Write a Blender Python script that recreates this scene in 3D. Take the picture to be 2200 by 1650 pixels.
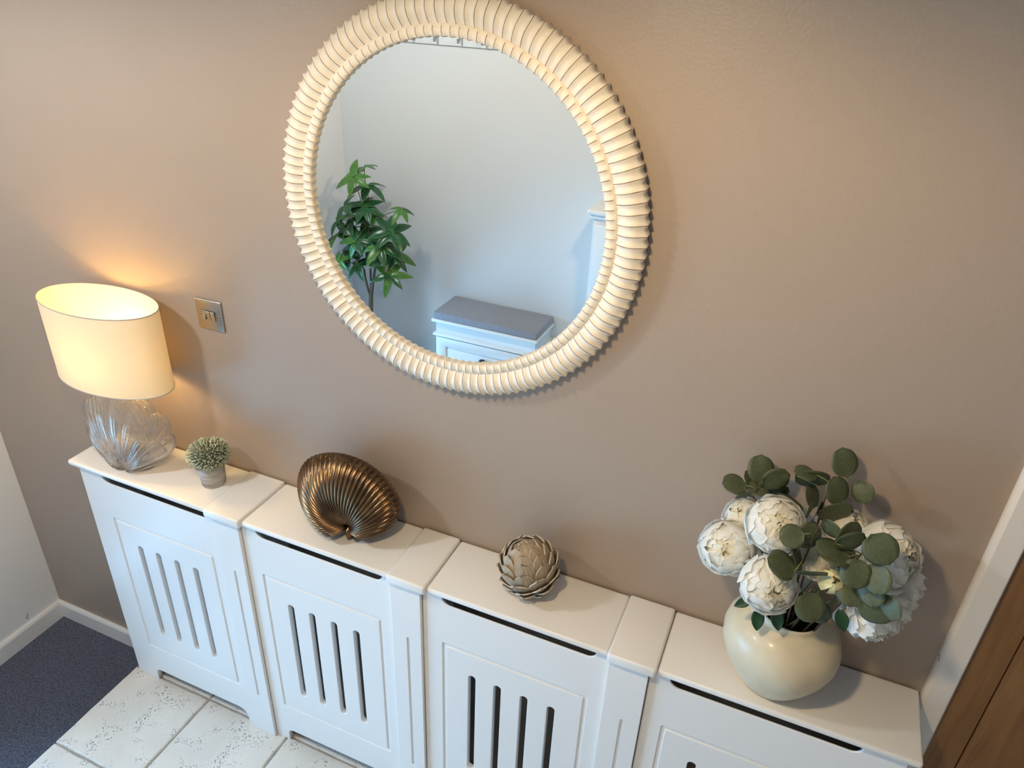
import bpy, bmesh, math, random
from math import sin, cos, pi, radians, sqrt
from mathutils import Vector, Matrix, Euler, noise

for o in list(bpy.data.objects):
    bpy.data.objects.remove(o, do_unlink=True)
scene = bpy.context.scene
COL = scene.collection
rnd = random.Random(7)

# ------------------------------------------------------------------ camera
F_PX = 1597.6
CAM_LOC = Vector((1.8618, -1.3453, 2.2170))
CAM_ROT = Euler((radians(60.7727), radians(-2.2069), radians(23.2506)), 'XYZ')
cd = bpy.data.cameras.new('camera')
cd.sensor_fit = 'HORIZONTAL'; cd.sensor_width = 36.0
cd.lens = 36.0 * F_PX / 2200.0
cd.clip_start = 0.01
cam = bpy.data.objects.new('camera', cd); COL.objects.link(cam)
cam.location = CAM_LOC; cam.rotation_euler = CAM_ROT
scene.camera = cam
CM = CAM_ROT.to_matrix()
CAM_R, CAM_U, CAM_B = CM @ Vector((1, 0, 0)), CM @ Vector((0, 1, 0)), CM @ Vector((0, 0, 1))

# ------------------------------------------------------------------ world, lights, exposure
w = bpy.data.worlds.new('sky'); scene.world = w; w.use_nodes = True
bg = w.node_tree.nodes['Background']
bg.inputs['Color'].default_value = (0.27, 0.60, 1.0, 1)
bg.inputs['Strength'].default_value = 20.0
vs = scene.view_settings
vs.view_transform = 'Standard'; vs.look = 'None'; vs.gamma = 1.0
vs.use_curve_mapping = False
vs.exposure = 0.0
cy = scene.cycles
cy.max_bounces = 12; cy.diffuse_bounces = 4; cy.glossy_bounces = 4; cy.transmission_bounces = 12; cy.transparent_max_bounces = 12
cy.caustics_reflective = False; cy.blur_glossy = 0.5

def light(name, kind, loc, energy, color, size=0.05, rot=(0, 0, 0), **k):
    l = bpy.data.lights.new(name, kind); l.energy = energy; l.color = color
    if kind == 'AREA':
        l.size = size
    else:
        l.shadow_soft_size = size
    for a, b in k.items():
        setattr(l, a, b)
    o = bpy.data.objects.new(name, l); COL.objects.link(o)
    o.location = loc; o.rotation_euler = rot
    return o

# two warm ceiling lamps on the centre line of the hall
CEIL = 2.46
LAMP_A = (0.03, -1.05); LAMP_B = (1.45, -1.05)
for (x_, y_), e_, c_, r_ in ((LAMP_A, 44, (0.95, 0.98, 1.0), 0.085), (LAMP_B, 46, (1.0, 0.73, 0.41), 0.05)):
    light('ceiling_lamp_light', 'SPOT', (x_, y_, CEIL - 0.10), e_, c_, r_, spot_size=radians(178), spot_blend=0.35)
# daylight enters through the glazed front door in the left wall: a portal guides the sky sampling
DOOR_Y0, DOOR_Y1, DOOR_Z0, DOOR_Z1 = -1.80, -0.66, -0.05, 0.95
pl = light('daylight_portal', 'AREA', (-0.74, (DOOR_Y0 + DOOR_Y1) / 2, (DOOR_Z0 + DOOR_Z1) / 2), 1, (1, 1, 1), 1.0,
           (0, radians(-90), 0), shape='RECTANGLE', size_y=DOOR_Y1 - DOOR_Y0)
pl.data.size = DOOR_Z1 - DOOR_Z0
pl.data.cycles.is_portal = True

# ------------------------------------------------------------------ helpers
def at(px, py, Y):
    d = CM @ Vector(((px - 1100) / F_PX, -(py - 825) / F_PX, -1))
    k = (Y - CAM_LOC.y) / d.y
    return CAM_LOC + d * k

def atz(px, py, Z):
    d = CM @ Vector(((px - 1100) / F_PX, -(py - 825) / F_PX, -1))
    k = (Z - CAM_LOC.z) / d.z
    return CAM_LOC + d * k

def mesh_from(name, V, Fs, smooth=True):
    m = bpy.data.meshes.new(name); m.from_pydata([tuple(v) for v in V], [], Fs); m.update()
    if smooth:
        m.polygons.foreach_set('use_smooth', [True] * len(m.polygons))
    return m

def obj(name, m, material=None, parent=None, loc=None, rot=None, scale=None):
    o = bpy.data.objects.new(name, m); COL.objects.link(o)
    if material is not None and m is not None and len(m.materials) == 0:
        m.materials.append(material)
    if parent is not None:
        o.parent = parent
    if loc is not None: o.location = loc
    if rot is not None: o.rotation_euler = rot
    if scale is not None: o.scale = scale
    return o

def tag(o, label, cat, group=None):
    o['label'] = label; o['category'] = cat
    if group: o['group'] = group
    return o

def thing(name, label, cat, loc=(0, 0, 0), group=None):
    o = bpy.data.objects.new(name, None); COL.objects.link(o)
    o.location = loc; o.empty_display_size = 0.05
    return tag(o, label, cat, group)

def struct(o):
    o['kind'] = 'structure'
    return o

def grid(nu, nv, fn, cu=False, cv=False, name='grid', smooth=True, cap0=False, cap1=False):
    """fn(i/nu, j/nv); cu/cv close that direction"""
    iu = nu if cu else nu + 1
    jv = nv if cv else nv + 1
    V = [fn(i / nu, j / nv) for i in range(iu) for j in range(jv)]
    Fs = []
    for i in range(nu):
        for j in range(nv):
            a = i * jv + j; b = ((i + 1) % iu) * jv + j
            c = ((i + 1) % iu) * jv + (j + 1) % jv; d = i * jv + (j + 1) % jv
            Fs.append((a, b, c, d))
    if cap0: Fs.append(tuple(j for j in range(jv)))
    if cap1: Fs.append(tuple((iu - 1) * jv + j for j in reversed(range(jv))))
    return mesh_from(name, V, Fs, smooth)

def bm_box(bm, x0, x1, y0, y1, z0, z1, bevel=0.0, seg=2):
    r = bmesh.ops.create_cube(bm, size=1.0)
    vsx = r['verts']
    for v in vsx:
        v.co = Vector(((x0 + x1) / 2 + v.co.x * (x1 - x0), (y0 + y1) / 2 + v.co.y * (y1 - y0), (z0 + z1) / 2 + v.co.z * (z1 - z0)))
    if bevel > 0:
        es = list({e for v in vsx for e in v.link_edges})
        bmesh.ops.bevel(bm, geom=es, offset=bevel, segments=seg, profile=0.5, affect='EDGES', clamp_overlap=True)

def box_mesh(x0, x1, y0, y1, z0, z1, bevel=0.0, seg=2, name='box'):
    bm = bmesh.new(); bm_box(bm, x0, x1, y0, y1, z0, z1, bevel, seg)
    return bm_done(bm, name, bevel > 0)

def bm_done(bm, name, smooth=False, angle=35):
    m = bpy.data.meshes.new(name); bm.normal_update()
    if smooth:
        for f in bm.faces: f.smooth = True
        for e in bm.edges:
            if len(e.link_faces) == 2 and e.calc_face_angle(0) > radians(angle):
                e.smooth = False
    bm.to_mesh(m); bm.free(); m.update()
    return m

def plate(loops, y_front, thick, bevel=0.0015):
    """extruded 2-D outline with holes in the x-z plane; front face at y_front, body going +y"""
    cu = bpy.data.curves.new('plate', 'CURVE'); cu.dimensions = '2D'; cu.fill_mode = 'BOTH'
    for L in loops:
        s = cu.splines.new('POLY'); s.points.add(len(L) - 1)
        for p, (x, z) in zip(s.points, L): p.co = (x, z, 0, 1)
        s.use_cyclic_u = True
    cu.extrude = thick / 2 - bevel; cu.bevel_depth = bevel; cu.bevel_resolution = 1; cu.offset = -bevel
    t = bpy.data.objects.new('plate_tmp', cu); COL.objects.link(t)
    dg = bpy.context.evaluated_depsgraph_get()
    m = bpy.data.meshes.new_from_object(t.evaluated_get(dg))
    bpy.data.objects.remove(t); bpy.data.curves.remove(cu)
    for v in m.vertices:
        x, y, z = v.co
        v.co = (x, y_front + thick / 2 - z, y)
    m.materials.clear(); m.update()
    return m

def join_meshes(ms, name, smooth=True, angle=35):
    bm = bmesh.new()
    for m in ms: bm.from_mesh(m)
    for m in ms: bpy.data.meshes.remove(m)
    bmesh.ops.remove_doubles(bm, verts=bm.verts, dist=1e-6)
    bmesh.ops.recalc_face_normals(bm, faces=bm.faces)
    return bm_done(bm, name, smooth, angle)

def rrect(x0, x1, z0, z1, r, n=5, corners='abcd'):
    """rounded rectangle loop; corners a=bl b=br c=tr d=tl"""
    P = []
    for key, cx, cz, a0 in (('a', x0 + r, z0 + r, pi), ('b', x1 - r, z0 + r, 1.5 * pi), ('c', x1 - r, z1 - r, 0), ('d', x0 + r, z1 - r, .5 * pi)):
        if key in corners:
            for i in range(n + 1):
                t = a0 + i / n * pi / 2; P.append((cx + r * cos(t), cz + r * sin(t)))
        else:
            P.append({'a': (x0, z0), 'b': (x1, z0), 'c': (x1, z1), 'd': (x0, z1)}[key])
    return P

def tube(pts, radii, n=8, name='tube', caps=True):
    pts = [Vector(p) for p in pts]
    if not isinstance(radii, (list, tuple)): radii = [radii] * len(pts)
    V, Fs = [], []
    up = Vector((0.13, 0.21, 0.97)).normalized()
    for i, p in enumerate(pts):
        t = (pts[min(i + 1, len(pts) - 1)] - pts[max(i - 1, 0)]).normalized()
        a = t.cross(up)
        if a.length < 1e-4: a = t.cross(Vector((1, 0, 0)))
        a.normalize(); b = a.cross(t)
        for k in range(n):
            q = 2 * pi * k / n
            V.append(p + (a * cos(q) + b * sin(q)) * radii[i])
    for i in range(len(pts) - 1):
        for k in range(n):
            Fs.append((i * n + k, i * n + (k + 1) % n, (i + 1) * n + (k + 1) % n, (i + 1) * n + k))
    if caps:
        Fs.append(tuple(reversed(range(n)))); Fs.append(tuple((len(pts) - 1) * n + k for k in range(n)))
    return mesh_from(name, V, Fs)

def lathe(profile, n=64, wob=None, name='lathe'):
    m = len(profile)
    def fn(u, v):
        j = min(int(round(v * (m - 1))), m - 1); r, z = profile[j]; t = 2 * pi * u
        k = wob(t, z) if wob else 1.0
        return (r * k * cos(t), r * k * sin(t), z)
    return grid(n, m - 1, fn, cu=True, name=name)

def bez(p0, p1, p2, n=8):
    p0, p1, p2 = Vector(p0), Vector(p1), Vector(p2)
    return [p0 * (1 - t) ** 2 + p1 * 2 * t * (1 - t) + p2 * t * t for t in [i / n for i in range(n + 1)]]

# ------------------------------------------------------------------ materials
def mat(name, color, rough=0.5, metal=0.0, noise_amt=0.0, noise_scale=8.0, bump=0.0, bump_scale=200.0, spec=None,
        color2=None, coat=0.0, sheen=0.0, detail=3.0, stretch=None, sss=0.0):
    m = bpy.data.materials.new(name); m.use_nodes = True
    nt = m.node_tree; N = nt.nodes; L = nt.links
    b = N['Principled BSDF']
    b.inputs['Base Color'].default_value = (*color, 1); b.inputs['Roughness'].default_value = rough
    b.inputs['Metallic'].default_value = metal
    if spec is not None: b.inputs['Specular IOR Level'].default_value = spec
    if coat: b.inputs['Coat Weight'].default_value = coat; b.inputs['Coat Roughness'].default_value = 0.15
    if sheen: b.inputs['Sheen Weight'].default_value = sheen
    if sss:
        b.inputs['Subsurface Weight'].default_value = sss; b.inputs['Subsurface Scale'].default_value = 0.01
    tc = N.new('ShaderNodeTexCoord'); mp = N.new('ShaderNodeMapping')
    L.new(tc.outputs['Object'], mp.inputs['Vector'])
    if stretch: mp.inputs['Scale'].default_value = stretch
    if noise_amt > 0 or color2:
        t = N.new('ShaderNodeTexNoise'); t.inputs['Scale'].default_value = noise_scale; t.inputs['Detail'].default_value = detail
        L.new(mp.outputs['Vector'], t.inputs['Vector'])
        r = N.new('ShaderNodeValToRGB')
        c2 = color2 if color2 else tuple(c * (1 - noise_amt) for c in color)
        r.color_ramp.elements[0].position = 0.35; r.color_ramp.elements[1].position = 0.65
        r.color_ramp.elements[0].color = (*c2, 1); r.color_ramp.elements[1].color = (*color, 1)
        L.new(t.outputs['Fac'], r.inputs['Fac']); L.new(r.outputs['Color'], b.inputs['Base Color'])
    if bump > 0:
        t2 = N.new('ShaderNodeTexNoise'); t2.inputs['Scale'].default_value = bump_scale; t2.inputs['Detail'].default_value = 2
        L.new(mp.outputs['Vector'], t2.inputs['Vector'])
        bp = N.new('ShaderNodeBump'); bp.inputs['Strength'].default_value = bump; bp.inputs['Distance'].default_value = 0.002
        L.new(t2.outputs['Fac'], bp.inputs['Height']); L.new(bp.outputs['Normal'], b.inputs['Normal'])
    return m

M = {}
M['wall'] = mat('mink_wall_paint', (0.368, 0.292, 0.236), 0.38, bump=0.18, bump_scale=170, noise_amt=0.03, noise_scale=3)
M['white_wall'] = mat('white_wall_paint', (0.84, 0.84, 0.83), 0.6, bump=0.08, bump_scale=160)
M['grey_wall'] = mat('pale_grey_wall_paint', (0.655, 0.675, 0.67), 0.6, bump=0.06, bump_scale=160)
M['ceiling'] = mat('ceiling_paint', (0.80, 0.79, 0.77), 0.8)
M['gloss'] = mat('white_gloss_trim', (0.78, 0.77, 0.76), 0.28, bump=0.04, bump_scale=40)
M['cover'] = mat('white_satin_board', (0.80, 0.79, 0.775), 0.32)
M['carpet'] = mat('slate_carpet', (0.125, 0.138, 0.19), 0.95, color2=(0.028, 0.035, 0.066), noise_scale=190, bump=1.0, bump_scale=260, sheen=0.3, detail=5)
M['grout'] = mat('grey_grout', (0.46, 0.44, 0.41), 0.9, noise_amt=0.25, noise_scale=40, bump=0.4, bump_scale=120)
M['oak'] = None
M['nickel'] = mat('brushed_steel', (0.55, 0.52, 0.47), 0.32, metal=1.0, bump=0.03, bump_scale=300, stretch=(1, 1, 14))
M['dark_slot'] = mat('dark_switch_gap', (0.03, 0.03, 0.03), 0.6)
M['steel'] = mat('chrome', (0.6, 0.6, 0.62), 0.15, metal=1.0)
M['frame'] = mat('cream_carved_wood', (0.80, 0.735, 0.625), 0.5, noise_amt=0.05, noise_scale=30, bump=0.12, bump_scale=90)
M['ridge'] = mat('rubbed_brown_edge', (0.14, 0.075, 0.035), 0.6, color2=(0.34, 0.22, 0.12), noise_scale=55)
M['cement'] = mat('grey_cement', (0.50, 0.475, 0.445), 0.85, color2=(0.31, 0.29, 0.275), noise_scale=14, bump=0.3, bump_scale=90, stretch=(1, 1, 7))
M['topiary'] = mat('sage_topiary_leaf', (0.62, 0.64, 0.50), 0.75, color2=(0.33, 0.37, 0.27), noise_scale=90)
M['topiary_core'] = mat('topiary_core', (0.07, 0.085, 0.05), 0.9)
M['bronze'] = mat('antique_bronze', (0.22, 0.135, 0.07), 0.26, metal=0.95, color2=(0.10, 0.06, 0.038), noise_scale=22, bump=0.15, bump_scale=60)
M['bract'] = mat('driftwood_resin', (0.50, 0.41, 0.30), 0.8, color2=(0.31, 0.24, 0.165), noise_scale=26, bump=0.5, bump_scale=70, stretch=(9, 1, 1))
M['bract_edge'] = mat('pale_rubbed_edge', (0.66, 0.58, 0.46), 0.8, noise_amt=0.3, noise_scale=40)
M['vase'] = mat('cream_glazed_stoneware', (0.66, 0.585, 0.43), 0.42, color2=(0.58, 0.50, 0.355), noise_scale=14, bump=0.35, bump_scale=9, coat=0.15)
M['vase_dark'] = mat('dark_vase_inside', (0.10, 0.09, 0.075), 0.9)  # inside of the vase, much darker than the cream body
def petal_material(name, c, ct, f=0.35):
    m = bpy.data.materials.new(name); m.use_nodes = True; nt = m.node_tree; N, L = nt.nodes, nt.links
    N.remove(N['Principled BSDF'])
    d = N.new('ShaderNodeBsdfDiffuse'); d.inputs['Color'].default_value = (*c, 1)
    t = N.new('ShaderNodeBsdfTranslucent'); t.inputs['Color'].default_value = (*ct, 1)
    x = N.new('ShaderNodeMixShader'); x.inputs[0].default_value = f
    tc = N.new('ShaderNodeTexCoord'); n = N.new('ShaderNodeTexNoise'); n.inputs['Scale'].default_value = 25
    L.new(tc.outputs['Object'], n.inputs['Vector'])
    bp = N.new('ShaderNodeBump'); bp.inputs['Strength'].default_value = 0.15; bp.inputs['Distance'].default_value = 0.01
    L.new(n.outputs['Fac'], bp.inputs['Height']); L.new(bp.outputs['Normal'], d.inputs['Normal'])
    L.new(d.outputs[0], x.inputs[1]); L.new(t.outputs[0], x.inputs[2]); L.new(x.outputs[0], N['Material Output'].inputs['Surface'])
    return m
M['petal'] = petal_material('white_silk_petal', (0.95, 0.945, 0.90), (0.95, 0.93, 0.86), 0.40)
M['petal_core'] = petal_material('cream_silk_petal', (0.93, 0.905, 0.78), (0.93, 0.89, 0.70))
M['bud'] = mat('green_white_bud', (0.80, 0.78, 0.48), 0.65, noise_amt=0.1, noise_scale=20)
M['eucalyptus'] = mat('eucalyptus_leaf', (0.085, 0.105, 0.052), 0.5, color2=(0.062, 0.080, 0.042), noise_scale=14, bump=0.1, bump_scale=60)
M['eucalyptus_stem'] = mat('eucalyptus_stem', (0.20, 0.22, 0.07), 0.6)
M['brown_stem'] = mat('brown_twig', (0.07, 0.035, 0.022), 0.7)
M['peony_leaf'] = mat('dark_green_leaf', (0.018, 0.075, 0.035), 0.5, noise_amt=0.3, noise_scale=20)
M['tree_leaf'] = mat('glossy_green_leaf', (0.030, 0.135, 0.040), 0.28, color2=(0.012, 0.07, 0.028), noise_scale=9)
M['tree_leaf_light'] = mat('bright_green_leaf', (0.085, 0.22, 0.030), 0.32, color2=(0.04, 0.15, 0.03), noise_scale=9)
M['trunk'] = mat('grey_brown_bark', (0.16, 0.12, 0.085), 0.85, noise_amt=0.4, noise_scale=18, bump=0.5, bump_scale=50)
M['stalk'] = mat('green_stalk', (0.10, 0.15, 0.05), 0.6)
M['basket'] = mat('dark_planter', (0.07, 0.07, 0.075), 0.6)
M['soil'] = mat('moss', (0.05, 0.045, 0.03), 0.95, bump=0.8, bump_scale=60)
M['cushion'] = mat('grey_woven_fabric', (0.30, 0.30, 0.33), 0.95, color2=(0.19, 0.19, 0.215), noise_scale=330, bump=0.5, bump_scale=420, sheen=0.3)
M['bench'] = mat('white_painted_wood', (0.74, 0.76, 0.75), 0.4)
M['knob'] = mat('black_knob', (0.012, 0.013, 0.015), 0.25)
M['black'] = mat('scuff_mark', (0.03, 0.03, 0.035), 0.8)
M['brass'] = mat('brass', (0.55, 0.38, 0.16), 0.3, metal=1.0)

def oak_material():
    m = bpy.data.materials.new('oak_veneer'); m.use_nodes = True; nt = m.node_tree; N, L = nt.nodes, nt.links
    b = N['Principled BSDF']; b.inputs['Roughness'].default_value = 0.45
    tc = N.new('ShaderNodeTexCoord'); mp = N.new('ShaderNodeMapping'); mp.inputs['Scale'].default_value = (14, 14, 1.2)
    L.new(tc.outputs['Object'], mp.inputs['Vector'])
    t = N.new('ShaderNodeTexNoise'); t.inputs['Scale'].default_value = 3.0; t.inputs['Detail'].default_value = 6; t.inputs['Distortion'].default_value = 0.6
    L.new(mp.outputs['Vector'], t.inputs['Vector'])
    r = N.new('ShaderNodeValToRGB')
    r.color_ramp.elements[0].position = 0.3; r.color_ramp.elements[1].position = 0.7
    r.color_ramp.elements[0].color = (0.175, 0.082, 0.028, 1); r.color_ramp.elements[1].color = (0.27, 0.135, 0.047, 1)
    L.new(t.outputs['Fac'], r.inputs['Fac']); L.new(r.outputs['Color'], b.inputs['Base Color'])
    return m
M['oak'] = oak_material()

def tile_material():
    m = bpy.data.materials.new('tumbled_travertine'); m.use_nodes = True; nt = m.node_tree; N, L = nt.nodes, nt.links
    b = N['Principled BSDF']; b.inputs['Roughness'].default_value = 0.6
    tc = N.new('ShaderNodeTexCoord')
    t = N.new('ShaderNodeTexNoise'); t.inputs['Scale'].default_value = 7; t.inputs['Detail'].default_value = 6
    L.new(tc.outputs['Object'], t.inputs['Vector'])
    r = N.new('ShaderNodeValToRGB')
    r.color_ramp.elements[0].position = 0.3; r.color_ramp.elements[1].position = 0.72
    r.color_ramp.elements[0].color = (0.66, 0.63, 0.57, 1); r.color_ramp.elements[1].color = (0.78, 0.755, 0.70, 1)
    L.new(t.outputs['Fac'], r.inputs['Fac'])
    # small pits, in patches
    vo = N.new('ShaderNodeTexVoronoi'); vo.inputs['Scale'].default_value = 165
    L.new(tc.outputs['Object'], vo.inputs['Vector'])
    pit = N.new('ShaderNodeMapRange'); pit.inputs['From Min'].default_value = 0.12; pit.inputs['From Max'].default_value = 0.32
    L.new(vo.outputs['Distance'], pit.inputs['Value'])
    t2 = N.new('ShaderNodeTexNoise'); t2.inputs['Scale'].default_value = 13; t2.inputs['Detail'].default_value = 3
    L.new(tc.outputs['Object'], t2.inputs['Vector'])
    ms = N.new('ShaderNodeMapRange'); ms.inputs['From Min'].default_value = 0.50; ms.inputs['From Max'].default_value = 0.60
    L.new(t2.outputs['Fac'], ms.inputs['Value'])
    mx = N.new('ShaderNodeMix'); mx.data_type = 'FLOAT'
    L.new(ms.outputs['Result'], mx.inputs[0]); mx.inputs[2].default_value = 1.0; L.new(pit.outputs['Result'], mx.inputs[3])
    dm = N.new('ShaderNodeMix'); dm.data_type = 'RGBA'; dm.inputs[6].default_value = (0.30, 0.28, 0.25, 1)
    L.new(mx.outputs[0], dm.inputs[0]); L.new(r.outputs['Color'], dm.inputs[7]); L.new(dm.outputs[2], b.inputs['Base Color'])
    t3 = N.new('ShaderNodeTexNoise'); t3.inputs['Scale'].default_value = 30; t3.inputs['Detail'].default_value = 4
    L.new(tc.outputs['Object'], t3.inputs['Vector'])
    ad = N.new('ShaderNodeMath'); ad.operation = 'MULTIPLY_ADD'; ad.inputs[1].default_value = 0.35
    L.new(t3.outputs['Fac'], ad.inputs[0]); L.new(mx.outputs[0], ad.inputs[2])
    bp = N.new('ShaderNodeBump'); bp.inputs['Strength'].default_value = 1.0; bp.inputs['Distance'].default_value = 0.0045
    L.new(ad.outputs[0], bp.inputs['Height']); L.new(bp.outputs['Normal'], b.inputs['Normal'])
    return m
M['tile'] = tile_material()

def shade_material():
    m = bpy.data.materials.new('cream_linen_shade'); m.use_nodes = True; nt = m.node_tree; N, L = nt.nodes, nt.links
    N.remove(N['Principled BSDF']); out = N['Material Output']
    d = N.new('ShaderNodeBsdfDiffuse'); d.inputs['Color'].default_value = (0.82, 0.73, 0.55, 1)
    t = N.new('ShaderNodeBsdfTranslucent'); t.inputs['Color'].default_value = (0.90, 0.74, 0.48, 1)
    tc = N.new('ShaderNodeTexCoord'); mp = N.new('ShaderNodeMapping'); mp.inputs['Scale'].default_value = (1, 1, 8)
    L.new(tc.outputs['Object'], mp.inputs['Vector'])
    n = N.new('ShaderNodeTexNoise'); n.inputs['Scale'].default_value = 60; n.inputs['Detail'].default_value = 3
    L.new(mp.outputs['Vector'], n.inputs['Vector'])
    bp = N.new('ShaderNodeBump'); bp.inputs['Strength'].default_value = 0.08; bp.inputs['Distance'].default_value = 0.001
    L.new(n.outputs['Fac'], bp.inputs['Height'])
    L.new(bp.outputs['Normal'], d.inputs['Normal'])
    x = N.new('ShaderNodeMixShader'); x.inputs[0].default_value = 0.095
    L.new(d.outputs[0], x.inputs[1]); L.new(t.outputs[0], x.inputs[2]); L.new(x.outputs[0], out.inputs['Surface'])
    return m
M['shade'] = shade_material()

def glass_material(name, tint=(1, 1, 1), rough=0.02, clear=0.35, ior=1.45):
    m = bpy.data.materials.new(name); m.use_nodes = True; nt = m.node_tree; N, L = nt.nodes, nt.links
    N.remove(N['Principled BSDF']); out = N['Material Output']
    g = N.new('ShaderNodeBsdfGlass'); g.inputs['Color'].default_value = (*tint, 1); g.inputs['Roughness'].default_value = rough; g.inputs['IOR'].default_value = ior
    t = N.new('ShaderNodeBsdfTransparent'); t.inputs['Color'].default_value = (*tint, 1)
    x = N.new('ShaderNodeMixShader'); x.inputs[0].default_value = clear
    L.new(g.outputs[0], x.inputs[1]); L.new(t.outputs[0], x.inputs[2])
    d = N.new('ShaderNodeBsdfTranslucent'); d.inputs['Color'].default_value = (0.95, 0.96, 1.0, 1)
    y = N.new('ShaderNodeMixShader'); y.inputs[0].default_value = 0.07
    L.new(x.outputs[0], y.inputs[1]); L.new(d.outputs[0], y.inputs[2]); L.new(y.outputs[0], out.inputs['Surface'])
    return m
M['crystal'] = glass_material('clear_pressed_glass', (0.99, 0.985, 0.975), 0.01, 0.10, 1.5)

def pane_material():
    m = bpy.data.materials.new('window_glass'); m.use_nodes = True; nt = m.node_tree; N, L = nt.nodes, nt.links
    N.remove(N['Principled BSDF']); out = N['Material Output']
    t = N.new('ShaderNodeBsdfTransparent'); t.inputs['Color'].default_value = (0.95, 0.98, 0.98, 1)
    g = N.new('ShaderNodeBsdfGlossy'); g.inputs['Roughness'].default_value = 0.02
    f = N.new('ShaderNodeFresnel'); f.inputs['IOR'].default_value = 1.45
    x = N.new('ShaderNodeMixShader'); L.new(f.outputs[0], x.inputs[0]); L.new(t.outputs[0], x.inputs[1]); L.new(g.outputs[0], x.inputs[2])
    L.new(x.outputs[0], out.inputs['Surface'])
    return m
M['pane'] = pane_material()

def mirror_material():
    m = bpy.data.materials.new('mirror_silver'); m.use_nodes = True
    b = m.node_tree.nodes['Principled BSDF']
    b.inputs['Base Color'].default_value = (0.90, 0.92, 0.92, 1); b.inputs['Metallic'].default_value = 1.0; b.inputs['Roughness'].default_value = 0.0
    return m
M['mirror'] = mirror_material()

def emit_material(name, color, strength):
    m = bpy.data.materials.new(name); m.use_nodes = True; nt = m.node_tree
    nt.nodes.remove(nt.nodes['Principled BSDF'])
    e = nt.nodes.new('ShaderNodeEmission'); e.inputs['Color'].default_value = (*color, 1); e.inputs['Strength'].default_value = strength
    nt.links.new(e.outputs[0], nt.nodes['Material Output'].inputs['Surface'])
    return m
M['bulb'] = emit_material('warm_bulb', (1.0, 0.70, 0.36), 8)
M['downlight'] = emit_material('downlight_lens', (1.0, 0.80, 0.58), 10)

# ------------------------------------------------------------------ the room
XL, XR, YW = -0.6306, 4.2, -2.24
ZC = -0.178          # carpeted entrance well, one step below the tiles
DX0, DX1, DZ = 2.342, 3.12, 2.02     # oak door opening in the mink wall
T = 0.12

bm = bmesh.new()
bm_box(bm, XL - T, DX0 - 0.004, 0, T, ZC - 0.05, CEIL)
bm_box(bm, DX1 + 0.004, XR + T, 0, T, ZC - 0.05, CEIL)
bm_box(bm, DX0 - 0.004, DX1 + 0.004, 0, T, DZ, CEIL)
struct(obj('wall_back', bm_done(bm, 'wall_back'), M['wall']))
bm = bmesh.new()   # left wall with the glazed front door's opening
bm_box(bm, XL - T, XL, DOOR_Y1 + 0.06, 0, ZC - 0.05, CEIL)
bm_box(bm, XL - T, XL, YW, DOOR_Y0 - 0.06, ZC - 0.05, CEIL)
bm_box(bm, XL - T, XL, DOOR_Y0 - 0.06, DOOR_Y1 + 0.06, DOOR_Z1 + 1.05, CEIL)
wl = struct(obj('wall_left', bm_done(bm, 'wall_left'), M['white_wall']))
obj('scuff', tube([(XL + .0004, -.128, .118 + ZC), (XL + .0004, -.139, .099 + ZC), (XL + .0004, -.131, .094 + ZC)], 0.0009, 5, 'scuff'), M['black'], wl)
struct(obj('wall_front', box_mesh(XL - T, XR + T, YW - T, YW, ZC - 0.05, CEIL), M['grey_wall']))
struct(obj('wall_right', box_mesh(XR, XR + T, YW, 0, ZC - 0.05, CEIL), M['wall']))
struct(obj('ceiling', box_mesh(XL - T, XR + T, YW - T, T, CEIL, CEIL + 0.1), M['ceiling']))
struct(obj('floor_carpet', box_mesh(XL, 0.0, YW, 0, ZC - 0.05, ZC), M['carpet']))

# tiled floor: grout bed with single tiles
fl = struct(obj('floor', box_mesh(0.0, XR, YW, 0, ZC - 0.05, -0.007), M['grout']))
def tile_mesh(wx, wy, seed, cut=None):
    r = random.Random(seed); bm = bmesh.new()
    n = 10
    ring = []
    def edge(a, b):
        return [(a[0] + (b[0] - a[0]) * i / n, a[1] + (b[1] - a[1]) * i / n) for i in range(n)]
    hx, hy = wx / 2, wy / 2
    P = edge((-hx, -hy), (hx, -hy)) + edge((hx, -hy), (hx, hy)) + edge((hx, hy), (-hx, hy)) + edge((-hx, hy), (-hx, -hy))
    P = [(x + r.uniform(-.0014, .0014), y + r.uniform(-.0014, .0014)) for x, y in P]
    V = []; k = len(P)
    for s, z in ((1.0, -0.008), (1.0, -0.0045), (0.988, -0.0010), (0.972, 0.0)):
        for x, y in P: V.append((x * s, y * s, z))
    Fs = []
    for l in range(3):
        for i in range(k): Fs.append((l * k + i, l * k + (i + 1) % k, (l + 1) * k + (i + 1) % k, (l + 1) * k + i))
    Fs.append(tuple(3 * k + i for i in range(k)))
    return mesh_from('tile', V, Fs, False)
TS = 0.33; TX0 = -0.008
tm = [tile_mesh(TS - 0.007, TS - 0.007, s) for s in range(5)]
k = 0
for i in range(13):
    for j in range(-1, 7):
        cx = TX0 + TS * (i + .5); cy = -0.165 - TS * (j + .5)
        if cx - TS / 2 > XR - .02: continue
        if j == -1:
            o = obj('tile', tile_mesh(TS - .007, .158, 50 + i), M['tile'], fl, (cx, -.0835, 0))
        elif j == 6:
            d = -YW - .165 - TS * 6
            if d < .03: continue
            o = obj('tile', tile_mesh(TS - .007, d - .006, 70 + i), M['tile'], fl, (cx, YW + d / 2, 0))
        else:
            o = obj('tile', tm[k % 5], M['tile'], fl, (cx, cy, 0), (0, 0, pi / 2 * (k % 4)))
        k += 1

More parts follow.
